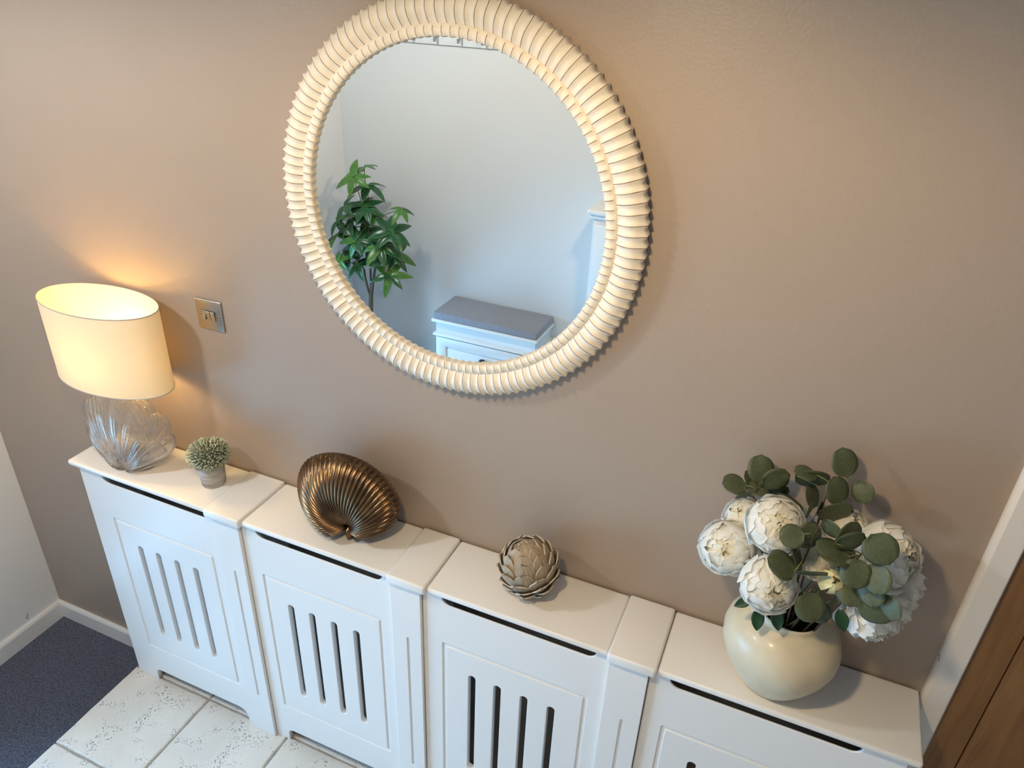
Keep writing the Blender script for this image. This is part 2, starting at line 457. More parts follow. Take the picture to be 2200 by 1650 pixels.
# baseboards
def baseboard(name, p0, p1, inward, z0, h=0.08, t=0.014):
    p0, p1, n = Vector(p0), Vector(p1), Vector(inward)
    prof = [(0, 0), (t, 0), (t, h - .012), (t - .004, h - .003), (t - .008, h), (0, h)]
    V = [(*(q + n * a).to_tuple()[:2], z0 + b) for q in (p0, p1) for a, b in prof]
    k = len(prof)
    Fs = [(i, (i + 1) % k, k + (i + 1) % k, k + i) for i in range(k)] + [tuple(reversed(range(k))), tuple(range(k, 2 * k))]
    m = mesh_from(name, V, Fs, False)
    return struct(obj(name, m, M['gloss']))
baseboard('baseboard_back', (XL, 0, 0), (0.0, 0, 0), (0, -1, 0), ZC)
baseboard('baseboard_left', (XL, DOOR_Y1 + .06, 0), (XL, -0.0141, 0), (1, 0, 0), ZC)
baseboard('baseboard_front', (0.93 + .5, YW, 0), (XR, YW, 0), (0, 1, 0), 0)

# oak door with white architrave in the mink wall
dr = struct(obj('door_1', box_mesh(DX0, DX1, 0.012, 0.04, 0.004, DZ - .002), M['oak']))
xs = [DX0 + .001, 2.4105, 2.55, 2.69, 2.83, 2.97, 3.045, DX1 - .001]
for a, b in zip(xs[:-1], xs[1:]):
    obj('plank', box_mesh(a + .0012, b - .0012, -0.004, 0.0118, 0.005, DZ - .004, 0.0022, 2), M['oak'], dr)
kn = obj('handle', tube([(DX1 - .07, -.004, 1.0), (DX1 - .07, -.05, 1.0), (DX1 - .10, -.055, 1.0), (DX1 - .18, -.052, 1.0)], .009, 10), M['steel'], dr)
def architrave(name, x0, x1, z0, z1, outer):
    w_ = x1 - x0
    prof = [(0, 0), (0, .008), (.003, .014), (.009, .018), (w_ - .003, .018), (w_, .015), (w_, 0)]
    if outer == 'r': prof = [(w_ - a, b) for a, b in prof]
    V = [(x0 + a, -b, z) for z in (z0, z1) for a, b in prof]; k = len(prof)
    Fs = [(i, (i + 1) % k, k + (i + 1) % k, k + i) for i in range(k)] + [tuple(range(k)), tuple(reversed(range(k, 2 * k)))]
    bm = bmesh.new(); bm.from_mesh(mesh_from('t', V, Fs, False)); bmesh.ops.recalc_face_normals(bm, faces=bm.faces)
    return struct(obj(name, bm_done(bm, name, True, 30), M['gloss']))
t1 = architrave('trim_1', 2.291, DX0, 0.0, DZ + .05, 'l')
architrave('trim_2', DX1, DX1 + .051, 0.0, DZ + .05, 'r')
struct(obj('trim_3', box_mesh(DX0, DX1, -.018, 0, DZ, DZ + .05, .003), M['gloss']))
a_ = at(2018.5, 1404, -.0182); b_ = at(2016, 1421, -.0182)
obj('scuff', tube([a_, (a_ + b_) / 2 + Vector((.0004, 0, 0)), b_], 0.0005, 5), M['black'], t1)

# glazed front door in the left wall, the source of the daylight
fd = bmesh.new()
xa, xb = XL - .09, XL - .03
for (y0, y1, z0, z1) in ((DOOR_Y0 - .06, DOOR_Y1 + .06, ZC, DOOR_Z0), (DOOR_Y0 - .06, DOOR_Y1 + .06, DOOR_Z1, DOOR_Z1 + 1.05),
                         (DOOR_Y0 - .06, DOOR_Y0, DOOR_Z0, DOOR_Z1), (DOOR_Y1, DOOR_Y1 + .06, DOOR_Z0, DOOR_Z1),
                         (-1.25, -1.19, DOOR_Z0, DOOR_Z1)):
    bm_box(fd, xa, xb, y0, y1, z0, z1)
fdo = struct(obj('door_2', bm_done(fd, 'door_2'), M['gloss']))
for y0, y1 in ((DOOR_Y0, -1.25), (-1.19, DOOR_Y1)):
    obj('pane', box_mesh(XL - .062, XL - .058, y0, y1, DOOR_Z0, DOOR_Z1), M['pane'], fdo)

# ceiling lamps
for (x, y), lab in ((LAMP_A, 'round warm white ceiling lamp nearest the front door'), (LAMP_B, 'round warm white ceiling lamp over the middle of the hall')):
    t = thing('ceiling_lamp', lab, 'ceiling lamp', (x, y, CEIL - .018), 'hall ceiling lamps')
    prof = [(.045, 0.0), (.062, 0.0), (.066, .006), (.066, .018), (.045, .018), (.045, 0.0)]
    obj('rim', lathe(prof, 40), M['gloss'], t)
    obj('lens', lathe([(.0001, .004), (.03, .004), (.0449, .008)], 40), M['downlight'], t)

# ------------------------------------------------------------------ radiator covers
H = 0.909
LT = 0.017           # lid thickness
D = 0.1937
YP = -0.1755         # front plane of the panels
YPI = -0.1865        # front plane of the pillars
GW, GZ0, GZ1 = 0.376, 0.176, 0.716
def cover(x_lid0, x_lid1, px0, px1, gx, label, pillar, left_side):
    t = thing('radiator_cover', label, 'radiator cover', (x_lid0, 0, 0), 'white slotted radiator covers along the wall')
    X = x_lid0
    # lid, bullnosed
    bm = bmesh.new(); bm_box(bm, 0, x_lid1 - X, -D, -.004, H - LT, H, 0.006, 3)
    lid = obj('lid', bm_done(bm, 'lid', True, 50), M['cover'], t)
    # front panel: backing board + routed outer field + inner field
    p0, p1, g0 = px0 - X, px1 - X, gx - X
    g1 = g0 + GW; zt = H - LT - .001
    s0, s1 = g0 - .006, g1 + .012          # grip slot under the lid
    c0, c1 = g0 - .004, g1 + .012          # foot cut-out
    r = .022
    out = [(p0, 0), (c0, 0)]
    for i in range(7): a = pi - i / 6 * pi / 2; out.append((c0 + .02 + .02 * cos(a), .033 + .02 * sin(a)))
    for i in range(7): a = pi / 2 - i / 6 * pi / 2; out.append((c1 - .035 + .035 * cos(a), .018 + .035 * sin(a)))
    out += [(c1, 0), (p1, 0), (p1, zt), (s1, zt)]
    for i in range(7): a = -i / 6 * pi / 2; out.append((s1 - r + r * cos(a), zt - .037 + r + r * sin(a)))
    for i in range(7): a = -pi / 2 - i / 6 * pi / 2; out.append((s0 + r + r * cos(a), zt - .037 + r + r * sin(a)))
    out += [(s0, zt), (p0, zt)]
    deep = [(x, z - .016) if (abs(z - zt) > 1e-6 and z > zt - .06) else (x, z) for x, z in out]   # rebate behind the grip slot
    slots = [rrect(g0 + dx - .0098, g0 + dx + .0098, .256, .637, .0097, 6) for dx in (.079, .150, .2225, .2945)]
    q = .0048
    outer = plate([out, rrect(g0 - q, g1 + q, GZ0 - q, GZ1 + q, .004, 3)], YP, .005, .0018)
    inner = plate([rrect(g0 + q, g1 - q, GZ0 + q, GZ1 - q, .002, 3)] + slots, YP, .005, .0018)
    back = plate([deep] + slots, YP + .0034, .0127, .0004)
    obj('front_panel', join_meshes([outer, inner, back], 'front_panel', False), M['cover'], t)
    if left_side:
        obj('side_panel', box_mesh(p0 + .0005, p0 + .0155, YP + .0165, -.004, 0, zt - .0005), M['cover'], t)
    # right-hand end board
    obj('side_panel', box_mesh(p1 - .016, p1 - .001, YP + .0165, -.004, 0, zt - .0005), M['cover'], t)
    if pillar:
        a, b = pillar[0] - X, pillar[1] - X
        gm = (a + b) / 2 + .004
        ln = rrect(a, b, 0, H - .024, .003, 3)
        f1 = plate([ln, rrect(gm - .0036, gm + .0036, .179, .704, .0035, 4)], YPI, .005, .0012)
        f2 = plate([ln], YPI + .0046, .0062, .0005)
        pi_ = obj('pillar', join_meshes([f1, f2], 'pillar', False), M['cover'], t)
        obj('pillar_return', box_mesh(b - .016, b - .0008, YPI + .0109, -.004, 0, H - .0235), M['cover'], t)
        c_a, c_b = pillar[2] - X, pillar[3] - X
        bm = bmesh.new(); bm_box(bm, c_a, c_b, -.2025, -.0035, H - .0215, H + .006, .0065, 3)
        obj('pillar_cap', bm_done(bm, 'pillar_cap', True, 50), M['cover'], t)
    return t
cover(0.000, 0.514, 0.0174, 0.5270, 0.1125, 'white slotted radiator cover at the left end, under the shell lamp', (.528, .616, .5145, .6365), True)
cover(0.6375, 1.0865, 0.6172, 1.0880, 0.6715, 'white slotted radiator cover under the bronze ammonite ornament', (1.089, 1.1745, 1.087, 1.1955), False)
cover(1.1965, 1.6515, 1.1757, 1.6550, 1.2350, 'white slotted radiator cover under the wooden artichoke', (1.656, 1.7460, 1.652, 1.7625), False)
cover(1.7635, 2.2865, 1.7472, 2.2690, 1.7985, 'white slotted radiator cover at the right end, under the peony vase', None, False)

# ------------------------------------------------------------------ round mirror
MC = Vector((1.1777, 0, 1.7756))
mt = thing('round_mirror', 'round mirror in a cream fluted wooden frame on the brown wall', 'mirror', (MC.x, 0, MC.z))
NR = 120
def prof_out(s):    # outer torus, s 0..1 outward : radius, height above the wall
    return .351 + .0545 * s, .0360 + .0120 * sin(pi * s) - .0040 * s
def frame_mesh():
    V, Fs, mi = [], [], []
    # radial stations: list of (radius, depth, flute amplitude, phase, ridge?)
    st = []
    st.append((.3290, .022, .0, .5)); st.append((.3290, .0365, .0, .5))
    for i in range(9):       # inner small ring
        s = i / 8
        st.append((.3300 + .0200 * s, .0360 + .0060 * sin(pi * (.15 + .75 * s)), .0032 * (.75 + .25 * sin(pi * s)) * min(1, (1.0 - s) * 5 + .35), .5))
    for i in range(13):
        s = i / 12
        r, h = prof_out(s)
        st.append((r, h, .0046 * min(1, .30 + s * 6), 0))
    st.append((.4050, .020, .0042, 0)); st.append((.4035, .004, .004, 0))
    M_ = 10                 # samples per flute : narrow ridge strip + concave valley
    us = [0.0, .075, .17, .28, .40, .5, .60, .72, .84, .94]
    def ridge(u):           # 0 at valley centre, 1 on ridge
        d = abs(((u + .0275) % 1.0) - .0275 - 0.0)
        u2 = (u - .0375) % 1.0
        d = min(u2, 1 - u2) * 2
        return max(0.0, 1 - d) ** 1.6
    n = NR * M_
    for (r, h, amp, ph) in st:
        for k in range(NR):
            for u in us:
                th = 2 * pi * (k + u + ph) / NR
                rr = ridge(u)
                hh = h + amp * (rr - .55)
                edge = (r - .395) / .0095 if r > .395 else 0.0
                R_ = r + max(0, min(1, edge)) * .0066 * (rr - .45)
                inn = (.333 - r) / .0065 if r < .333 else 0
                R_ -= max(0, min(1, inn)) * .0046 * (rr - .4)
                V.append((R_ * cos(th), -hh, R_ * sin(th)))
    ns = len(st)
    inner_rows = range(2, 9); outer_rows = range(11, ns - 2)
    for a in range(ns - 1):
        # bridge rows with different phase : shift index by half a flute
        pa, pb = st[a][3], st[a + 1][3]
        sh = 0 if pa == pb else (M_ // 2)
        for k in range(n):
            i0, i1 = k, (k + 1) % n
            if sh == 0:
                q = (a * n + i0, a * n + i1, (a + 1) * n + i1, (a + 1) * n + i0)
            else:           # row a is half a flute ahead
                j0, j1 = (k + sh) % n, (k + 1 + sh) % n
                q = (a * n + i0, a * n + i1, (a + 1) * n + j1, (a + 1) * n + j0)
            Fs.append(q)
            is_r = (k % M_ == 0) and ((a in inner_rows) or (a in outer_rows)) and sh == 0
            mi.append(1 if is_r else 0)
    m = mesh_from('mirror_frame', V, Fs, True)
    m.materials.append(M['frame']); m.materials.append(M['ridge'])
    m.polygons.foreach_set('material_index', mi)
    bm = bmesh.new(); bm.from_mesh(m); bmesh.ops.recalc_face_normals(bm, faces=bm.faces)
    for e in bm.edges:
        if len(e.link_faces) == 2 and e.calc_face_angle(0) > radians(48): e.smooth = False
    bm.to_mesh(m); bm.free()
    return m
obj('frame', frame_mesh(), None, mt)
def disc(r, y0, y1, n=160):
    V = [(r * cos(2 * pi * k / n), y, r * sin(2 * pi * k / n)) for y in (y0, y1) for k in range(n)]
    Fs = [(k, (k + 1) % n, n + (k + 1) % n, n + k) for k in range(n)] + [tuple(range(n)), tuple(reversed(range(n, 2 * n)))]
    return mesh_from('disc', V, Fs, False)
obj('mirror_glass', disc(.338, -.0225, -.0285), M['mirror'], mt)
obj('back_board', disc(.385, -.0005, -.0215), M['frame'], mt)

# ------------------------------------------------------------------ triple light switch
sx, sz = .4153, 1.3513
sw = thing('light_switch', 'square brushed steel light switch with three rockers beside the lamp', 'light switch', (sx, 0, sz))
obj('plate', box_mesh(0, .086, -.0055, 0, 0, .086, .0035, 3), M['nickel'], sw)
for i, up in enumerate((-1, 1, 1)):
    x0 = .0215 + i * .0145
    rk = obj('rocker', box_mesh(0, .0125, -.0045, .0, -.0125, .0125, .0006, 1), M['nickel'], sw, (x0, -.0052, .043), (radians(9 * up), 0, 0))
    obj('gap', box_mesh(x0 - .0008, x0 + .0133, -.0058, -.0052, .043 - .0133, .043 + .0133), M['dark_slot'], sw)
for x in (.0128, .0732):
    s_ = obj('screw', tube([(x, -.005, .043), (x, -.0064, .043)], .0030, 16), M['brass'], sw)
    obj('slot', box_mesh(x - .0022, x + .0022, -.0066, -.0063, .0426, .0434), M['dark_slot'], s_)

# ------------------------------------------------------------------ shell lamp
LX, LY = .176, -.103
lp = thing('table_lamp', 'lit table lamp with oval cream shade and clear glass scallop base', 'lamp', (LX, LY, H))
def scallop():
    NL, NS = 330, 34
    A, B = .150, .118
    lobes = 9
    V, Fs = [], []
    def R(phi):
        s, c = sin(phi), max(cos(phi), 0.02)
        r = (2 * c / B) / (s * s / A ** 2 + c * c / B ** 2)
        lob = abs(cos(phi / 1.50 * lobes * pi / 2 + 0.0))
        return r * (1.0 + .075 * (lob ** .6 - .6))
    PH = 1.42
    for side in (-1, 1):
        for i in range(NL + 1):
            phi = -PH + 2 * PH * i / NL
            rr = R(phi)
            for j in range(NS + 1):
                s = j / NS
                x = rr * s * sin(phi); z = rr * s * cos(phi)
                th = .040 * sqrt(max(0, 1 - s ** 2.2)) * (0.55 + .45 * (1 - s)) + .018 * sin(pi * s) + .007
                fine = abs(sin(phi / 1.50 * lobes * pi / 2 * 1.0 + pi / 2))
                rib = .0070 * (fine ** .7 - .6) + .0026 * (abs(sin(phi * 27)) ** .6 - .5)
                th += rib * min(1, s * 2.5) * (1 - .4 * s)
                V.append((x, side * th, max(z, 0.0) + .002))
    k = (NL + 1) * (NS + 1)
    idx = lambda sd, i, j: sd * k + i * (NS + 1) + j
    for i in range(NL):
        for j in range(NS):
            Fs.append((idx(0, i, j), idx(0, i + 1, j), idx(0, i + 1, j + 1), idx(0, i, j + 1)))
            Fs.append((idx(1, i, j), idx(1, i, j + 1), idx(1, i + 1, j + 1), idx(1, i + 1, j)))
        Fs.append((idx(0, i, NS), idx(0, i + 1, NS), idx(1, i + 1, NS), idx(1, i, NS)))
    for i, fl_ in ((0, False), (NL, True)):
        for j in range(NS):
            f = (idx(0, i, j), idx(0, i, j + 1), idx(1, i, j + 1), idx(1, i, j))
            Fs.append(tuple(reversed(f)) if fl_ else f)
    n0 = len(V)                       # inner skin: the base is blown hollow
    cz = B
    for (x, y, z) in V[:n0]:
        sg = -1 if y < 0 else 1
        V.append((x * .955, sg * max(abs(y) - .0045, .0012), cz + (z - cz) * .955 + .001))
    Fs += [tuple(n0 + i for i in reversed(f)) for f in Fs]
    m = mesh_from('scallop', V, Fs, True)
    bm = bmesh.new(); bm.from_mesh(m); bmesh.ops.remove_doubles(bm, verts=bm.verts, dist=1e-5)
    bm.to_mesh(m); bm.free()
    return m
obj('glass_base', scallop(), M['crystal'], lp, (.012, -.008, 0), (0, 0, radians(4)))
ft = lathe([(.0001, 0), (.060, 0), (.064, .004), (.060, .010), (.0001, .012)], 48)
for v in ft.vertices: v.co.y *= .66
obj('foot', ft, M['crystal'], lp, (.012, -.008, .0005))
SA, SB, SZ0, SZ1 = .1895, .0955, 1.185 - H, 1.4142 - H
def shade(th_, z0, z1, name):
    def fn(u, v):
        t = 2 * pi * u
        ring = [(0, z0), (0, z1), (-th_, z1), (-th_, z0)]
        d, z = ring[int(round(v * 4)) % 4]
        return ((SA + d) * cos(t), (SB + d) * sin(t), z)
    return grid(96, 4, fn, True, True, name, False)
sh_ = grid(96, 6, lambda u, v: (SA * cos(2 * pi * u), SB * sin(2 * pi * u), SZ0 + (SZ1 - SZ0) * v), True, False, 'lamp_shade')
so = obj('lamp_shade', sh_, M['shade'], lp)
M['rim'] = mat('grey_rim', (0.42, 0.41, 0.40), 0.4)
for z in (SZ0, SZ1):
    pts = lambda u, v: ((SA + .0012 * cos(2 * pi * v)) * cos(2 * pi * u), (SB + .0012 * cos(2 * pi * v)) * sin(2 * pi * u), z + .0016 * sin(2 * pi * v))
    obj('rim', grid(96, 6, pts, True, True, 'rim'), M['rim'], so)
obj('stem', tube([(0, 0, .215), (0, 0, .30)], .011, 14), M['brass'], lp)
obj('spider', tube([(-SA + .003, 0, SZ0 + .06), (SA - .003, 0, SZ0 + .06)], .0022, 6), M['brass'], so)
bl = obj('bulb', lathe([(.0001, -.038), (.016, -.034), (.026, -.012), (.028, .004), (.022, .022), (.010, .031), (.0001, .033)], 24), M['bulb'], lp, (0, 0, .345))
light('lamp_bulb_light', 'POINT', (LX, LY, H + .352), 14, (1.0, 0.64, 0.22), 0.034)

# ------------------------------------------------------------------ topiary in cement pot
PX, PY = .455, -.090
tp = thing('potted_topiary', 'small sage green topiary ball in a grey cement pot', 'plant', (PX, PY, H))
pot = [(.0001, 0), (.030, 0), (.0325, .003), (.0345, .03), (.0365, .074), (.0358, .077), (.033, .077), (.032, .070), (.0001, .068)]
obj('pot', lathe(pot, 48), M['cement'], tp)
core = lathe([(.0001, .060)] + [(.048 * sin(pi * i / 10), .094 - .030 * cos(pi * i / 10)) for i in range(1, 10)] + [(.0001, .124)], 24)
obj('core', core, M['topiary_core'], tp)
bm = bmesh.new(); r_ = random.Random(3)
NLF = 620
for i in range(NLF):
    z = 1 - 1.75 * (i + .5) / NLF; a = i * 2.39996
    q = sqrt(max(0, 1 - z * z)); n_ = Vector((q * cos(a), q * sin(a), z))
    c = Vector((n_.x * .0500, n_.y * .0500, .098 + n_.z * .034))
    d = (Vector((n_.x, n_.y, n_.z * 1.3)) + Vector((r_.uniform(-.6, .6), r_.uniform(-.6, .6), r_.uniform(-.5, .5)))).normalized()
    s1 = d.cross(Vector((.3, .5, .8))).normalized(); s2 = d.cross(s1)
    L_ = r_.uniform(.009, .0135); w_ = L_ * .28
    ps = [c, c + d * L_ * .55 + s1 * w_, c + d * L_ * .55 + s2 * w_ * .8, c + d * L_ * .55 - s1 * w_, c + d * L_ * .55 - s2 * w_ * .8, c + d * L_]
    vv = [bm.verts.new(p) for p in ps]
    for k in range(4):
        bm.faces.new((vv[0], vv[1 + k], vv[1 + (k + 1) % 4])); bm.faces.new((vv[5], vv[1 + (k + 1) % 4], vv[1 + k]))
bmesh.ops.recalc_face_normals(bm, faces=bm.faces)
fo = obj('foliage', bm_done(bm, 'foliage', True, 80), M['topiary'], tp); fo['kind'] = 'stuff'

# ------------------------------------------------------------------ bronze ammonite
am = thing('ammonite_ornament', 'ribbed antique bronze ammonite shell ornament on the radiator cover', 'ornament', (.917, -.095, H))
def ammonite():
    ex, ez = .020, .052               # eye, relative to the centre line
    cx, cz, A, B = 0.0, .117, .146, .117
    NT, NS = 52 * 14, 34
    V, Fs = [], []
    def outline(t):
        dx, dz = cos(t), sin(t)
        ox, oz = ex - cx, ez - cz
        a = (dx / A) ** 2 + (dz / B) ** 2; b = 2 * (ox * dx / A ** 2 + oz * dz / B ** 2); c = (ox / A) ** 2 + (oz / B) ** 2 - 1
        r = (-b + sqrt(b * b - 4 * a * c)) / (2 * a)
        d = (t - radians(-103) + pi) % (2 * pi) - pi
        d2 = d / (.20 if d > 0 else .42)
        return r * (1 - .42 * math.exp(-d2 * d2))
    NRB = 52
    cum = [0.0]
    for i in range(NT): cum.append(cum[-1] + outline(2 * pi * (i + .5) / NT) ** .75)
    cum = [c * NRB * pi / cum[-1] for c in cum]
    for side in (-1, 1):
        for i in range(NT):
            t = 2 * pi * i / NT
            O = outline(t)
            for j in range(NS + 1):
                s = j / NS
                ph = cum[i] + 4.0 * (1 - s) ** 1.5
                rib = abs(sin(ph)) ** .6
                r = O * (.03 + .97 * s)
                grow = .70 + .30 * (.5 - .5 * cos((t - radians(-80)) % (2 * pi) / 2))
                y = .074 * grow * sin(pi * min(1, max(0, .10 + .90 * s))) ** .62 + .012 * (1 - s)
                am_ = min(.0064, .10 * max(r, .004))
                y *= min(1.0, O / .085) ** .8
                k = (rib - .6) * am_
                # normal-ish displacement: towards the viewer side and outwards
                V.append((ex + (r + k * s) * cos(t), side * (y + k * (1 - s * .6)), ez + (r + k * s) * sin(t)))
    k = NT * (NS + 1)
    idx = lambda sd, i, j: sd * k + (i % NT) * (NS + 1) + j
    for i in range(NT):
        for j in range(NS):
            Fs.append((idx(0, i, j), idx(0, i + 1, j), idx(0, i + 1, j + 1), idx(0, i, j + 1)))
            Fs.append((idx(1, i, j), idx(1, i, j + 1), idx(1, i + 1, j + 1), idx(1, i + 1, j)))
        Fs.append((idx(0, i, NS), idx(0, i + 1, NS), idx(1, i + 1, NS), idx(1, i, NS)))
    Fs.append(tuple(idx(0, i, 0) for i in range(NT))); Fs.append(tuple(idx(1, i, 0) for i in reversed(range(NT))))
    zmin = min(v[2] for v in V)
    V = [(v[0], v[1], max(0.0008, v[2])) for v in V]
    return mesh_from('ammonite', V, Fs, True)
obj('shell', ammonite(), M['bronze'], am)

# ------------------------------------------------------------------ wooden artichoke
AC = Vector((1.421, -.100, .9905))
ar = thing('artichoke_ornament', 'carved driftwood coloured artichoke ornament on the radiator cover', 'ornament', (AC.x, AC.y, H))
view = (CAM_LOC - AC).normalized()
axis = (view * cos(radians(62)) + (-CAM_R * .42 + CAM_U * .91) * sin(radians(62))).normalized()
ax1 = axis.cross(Vector((1, 0, 0))).normalized(); ax2 = axis.cross(ax1)
core = grid(20, 12, lambda u, v: (.060 * sin(pi * v) * cos(2 * pi * u), .060 * sin(pi * v) * sin(2 * pi * u), .066 * cos(pi * v)), True, False, 'core')
obj('core', core, M['bract'], ar, (0, 0, AC.z - H))
def bract_mesh(seed):
    r = random.Random(seed)
    nu, nv = 8, 7
    def sh(u, v, off):
        a = (u - .5) * 2
        wid = .0265 * (sin(pi * min(1, .22 + .62 * v)) ** .9) * (1 if v < .99 else .55)
        if v > .8: wid *= sqrt(max(0.06, 1 - ((v - .8) / .2) ** 2 * .94))
        x = a * wid
        y = -.026 + .054 * v - .004 * a * a * v
        R0 = .066
        z = sqrt(max(1e-6, R0 ** 2 - min(x * x + y * y, R0 ** 2 * .9))) - R0 + .0085 * v ** 2.4 - .003 * a * a * (1 - v) + off
        z += r.uniform(-.0006, .0006)
        return (x, y, z)
    top = [[sh(i / nu, j / nv, .0016) for j in range(nv + 1)] for i in range(nu + 1)]
    bot = [[(p[0] * .97, p[1], p[2] - .0032) for p in row] for row in top]
    V = [p for row in top for p in row] + [p for row in bot for p in row]
    n = (nu + 1) * (nv + 1); I = lambda k, i, j: k * n + i * (nv + 1) + j
    Fs = []
    for i in range(nu):
        for j in range(nv):
            Fs.append((I(0, i, j), I(0, i + 1, j), I(0, i + 1, j + 1), I(0, i, j + 1)))
            Fs.append((I(1, i, j), I(1, i, j + 1), I(1, i + 1, j + 1), I(1, i + 1, j)))
        Fs.append((I(0, i, nv), I(0, i + 1, nv), I(1, i + 1, nv), I(1, i, nv)))
    for j in range(nv):
        Fs.append((I(0, 0, j), I(0, 0, j + 1), I(1, 0, j + 1), I(1, 0, j)))
        Fs.append((I(0, nu, j), I(1, nu, j), I(1, nu, j + 1), I(0, nu, j + 1)))
    m = mesh_from('bract', V, Fs, True)
    m.materials.append(M['bract']); m.materials.append(M['bract_edge'])
    for pg in m.polygons:
        ks = {vi // n for vi in pg.vertices}
        if len(ks) == 2: pg.material_index = 1
    bm = bmesh.new(); bm.from_mesh(m); bmesh.ops.recalc_face_normals(bm, faces=bm.faces)
    for e in bm.edges:
        if len(e.link_faces) == 2 and e.calc_face_angle(0) > radians(50): e.smooth = False
    bm.to_mesh(m); bm.free(); return m
bms = [bract_mesh(s) for s in range(4)]
k = 0
for row, (pol, cnt) in enumerate(((9, 3), (27, 5), (45, 7), (63, 8), (81, 9), (99, 9), (117, 8), (135, 7), (153, 5))):
    for i in range(cnt):
        az = 2 * pi * (i + .5 * (row % 2)) / cnt + rnd.uniform(-.08, .08)
        n_ = (axis * cos(radians(pol)) + (ax1 * cos(az) + ax2 * sin(az)) * sin(radians(pol))).normalized()
        up = (axis - n_ * axis.dot(n_)).normalized()
        rt = up.cross(n_)
        Mx = Matrix((rt, up, n_)).transposed().to_4x4()
        flare = radians(rnd.uniform(5, 9)) if row < 1 else radians(rnd.uniform(8, 13))
        Mx = Mx @ Matrix.Rotation(flare, 4, 'X')
        s = (0.62, .72, .80, .86, .88, .88, .86, .82, .75)[row] * rnd.uniform(.94, 1.06)
        pos = Vector((0, 0, AC.z - H)) + n_ * (.062 + .002 * row * .4)
        o = obj('bract', bms[k % 4], M['bract'], ar); k += 1
        o.matrix_local = Matrix.Translation(pos) @ Mx @ Matrix.Scale(s, 4)

# ------------------------------------------------------------------ vase with peonies and eucalyptus
VC = Vector((1.988, -.112, H))
vt = thing('vase', 'round cream stoneware vase holding white peonies', 'vase', VC)
prof = [(.0001, 0.001), (.052, 0.0005), (.058, .003), (.070, .018), (.088, .045), (.104, .076), (.1135, .106), (.1155, .130), (.111, .152),
        (.099, .172), (.082, .186), (.068, .193), (.0625, .199), (.0645, .206), (.063, .209), (.059, .207)]
wob = lambda t, z: 1 + .016 * sin(2 * t + 14 * z + 1) + .010 * sin(3 * t - 9 * z) + .006 * sin(5 * t + 30 * z)
obj('body', lathe(prof, 72, wob), M['vase'], vt)
obj('inside', lathe([(.0592, .2065), (.058, .198), (.066, .186), (.095, .165), (.105, .13), (.06, .03), (.0001, .02)], 48, wob), M['vase_dark'], vt)
MOUTH = VC + Vector((0, 0, .20))

def petal_mesh(seed, Rs, p0, p1, hw, flare, ruffle):
    """cupped petal on a ball of radius Rs: from polar angle p0 (base) to p1 (tip), deg, about +z"""
    r = random.Random(seed); nu, nv = 9, 8
    ph = [r.uniform(0, 6.28) for _ in range(5)]
    def fn(u, v):
        a = (u - .5) * 2
        edge = 1 - .16 * a * a - .07 * abs(sin(a * 4 + ph[0]))
        e = v * (edge if v > .4 else 1)
        pol = radians(p0 + (p1 - p0) * e)
        w = hw * (.35 + .65 * sin(pi * min(1, .08 + .62 * v))) * sin(radians(70)) / max(.35, sin(pol))
        w = min(w, 1.5)
        az = a * w
        R_ = Rs * (1 + flare * v ** 2.2 + ruffle * v ** 2 * (.6 * sin(a * 5 + ph[1]) + .5 * sin(a * 9 + ph[2])) + .05 * a * a)
        pol += ruffle * .5 * v * v * sin(a * 7 + ph[3])
        return (R_ * sin(pol) * cos(az), R_ * sin(pol) * sin(az), R_ * cos(pol))
    return grid(nu, nv, fn, name='petal')
ROWS_BALL = ((6, 1.06, 155, 76, .66, .08, .025, 0), (6, 1.01, 150, 52, .66, .02, .025, 0), (6, .96, 145, 36, .62, -.02, .03, 0),
             (7, .90, 130, 24, .52, -.04, .05, 0), (7, .80, 110, 13, .46, -.02, .09, 1), (6, .66, 95, 6, .46, .02, .14, 1), (4, .48, 90, 3, .5, .05, .2, 1))
ROWS_OPEN = ((8, 1.20, 150, 96, .52, .22, .04, 0), (8, 1.12, 145, 82, .52, .18, .04, 0), (8, 1.02, 140, 66, .50, .12, .05, 0),
             (7, .92, 130, 46, .48, .06, .07, 0), (7, .78, 110, 26, .46, .03, .10, 0), (5, .58, 90, 8, .5, .05, .16, 1))
def petal_set(rows, sd): return [[petal_mesh(sd + 10 * i + k, q[1], q[2], q[3], q[4], q[5], q[6]) for k in range(3)] for i, q in enumerate(rows)]
PB, PO = petal_set(ROWS_BALL, 100), petal_set(ROWS_OPEN, 300)
def basis(n_, spin):
    n_ = n_.normalized()
    a = n_.cross(Vector((.31, .52, .21))).normalized(); b = n_.cross(a)
    return (a * cos(spin) + b * sin(spin)), (-a * sin(spin) + b * cos(spin)), n_
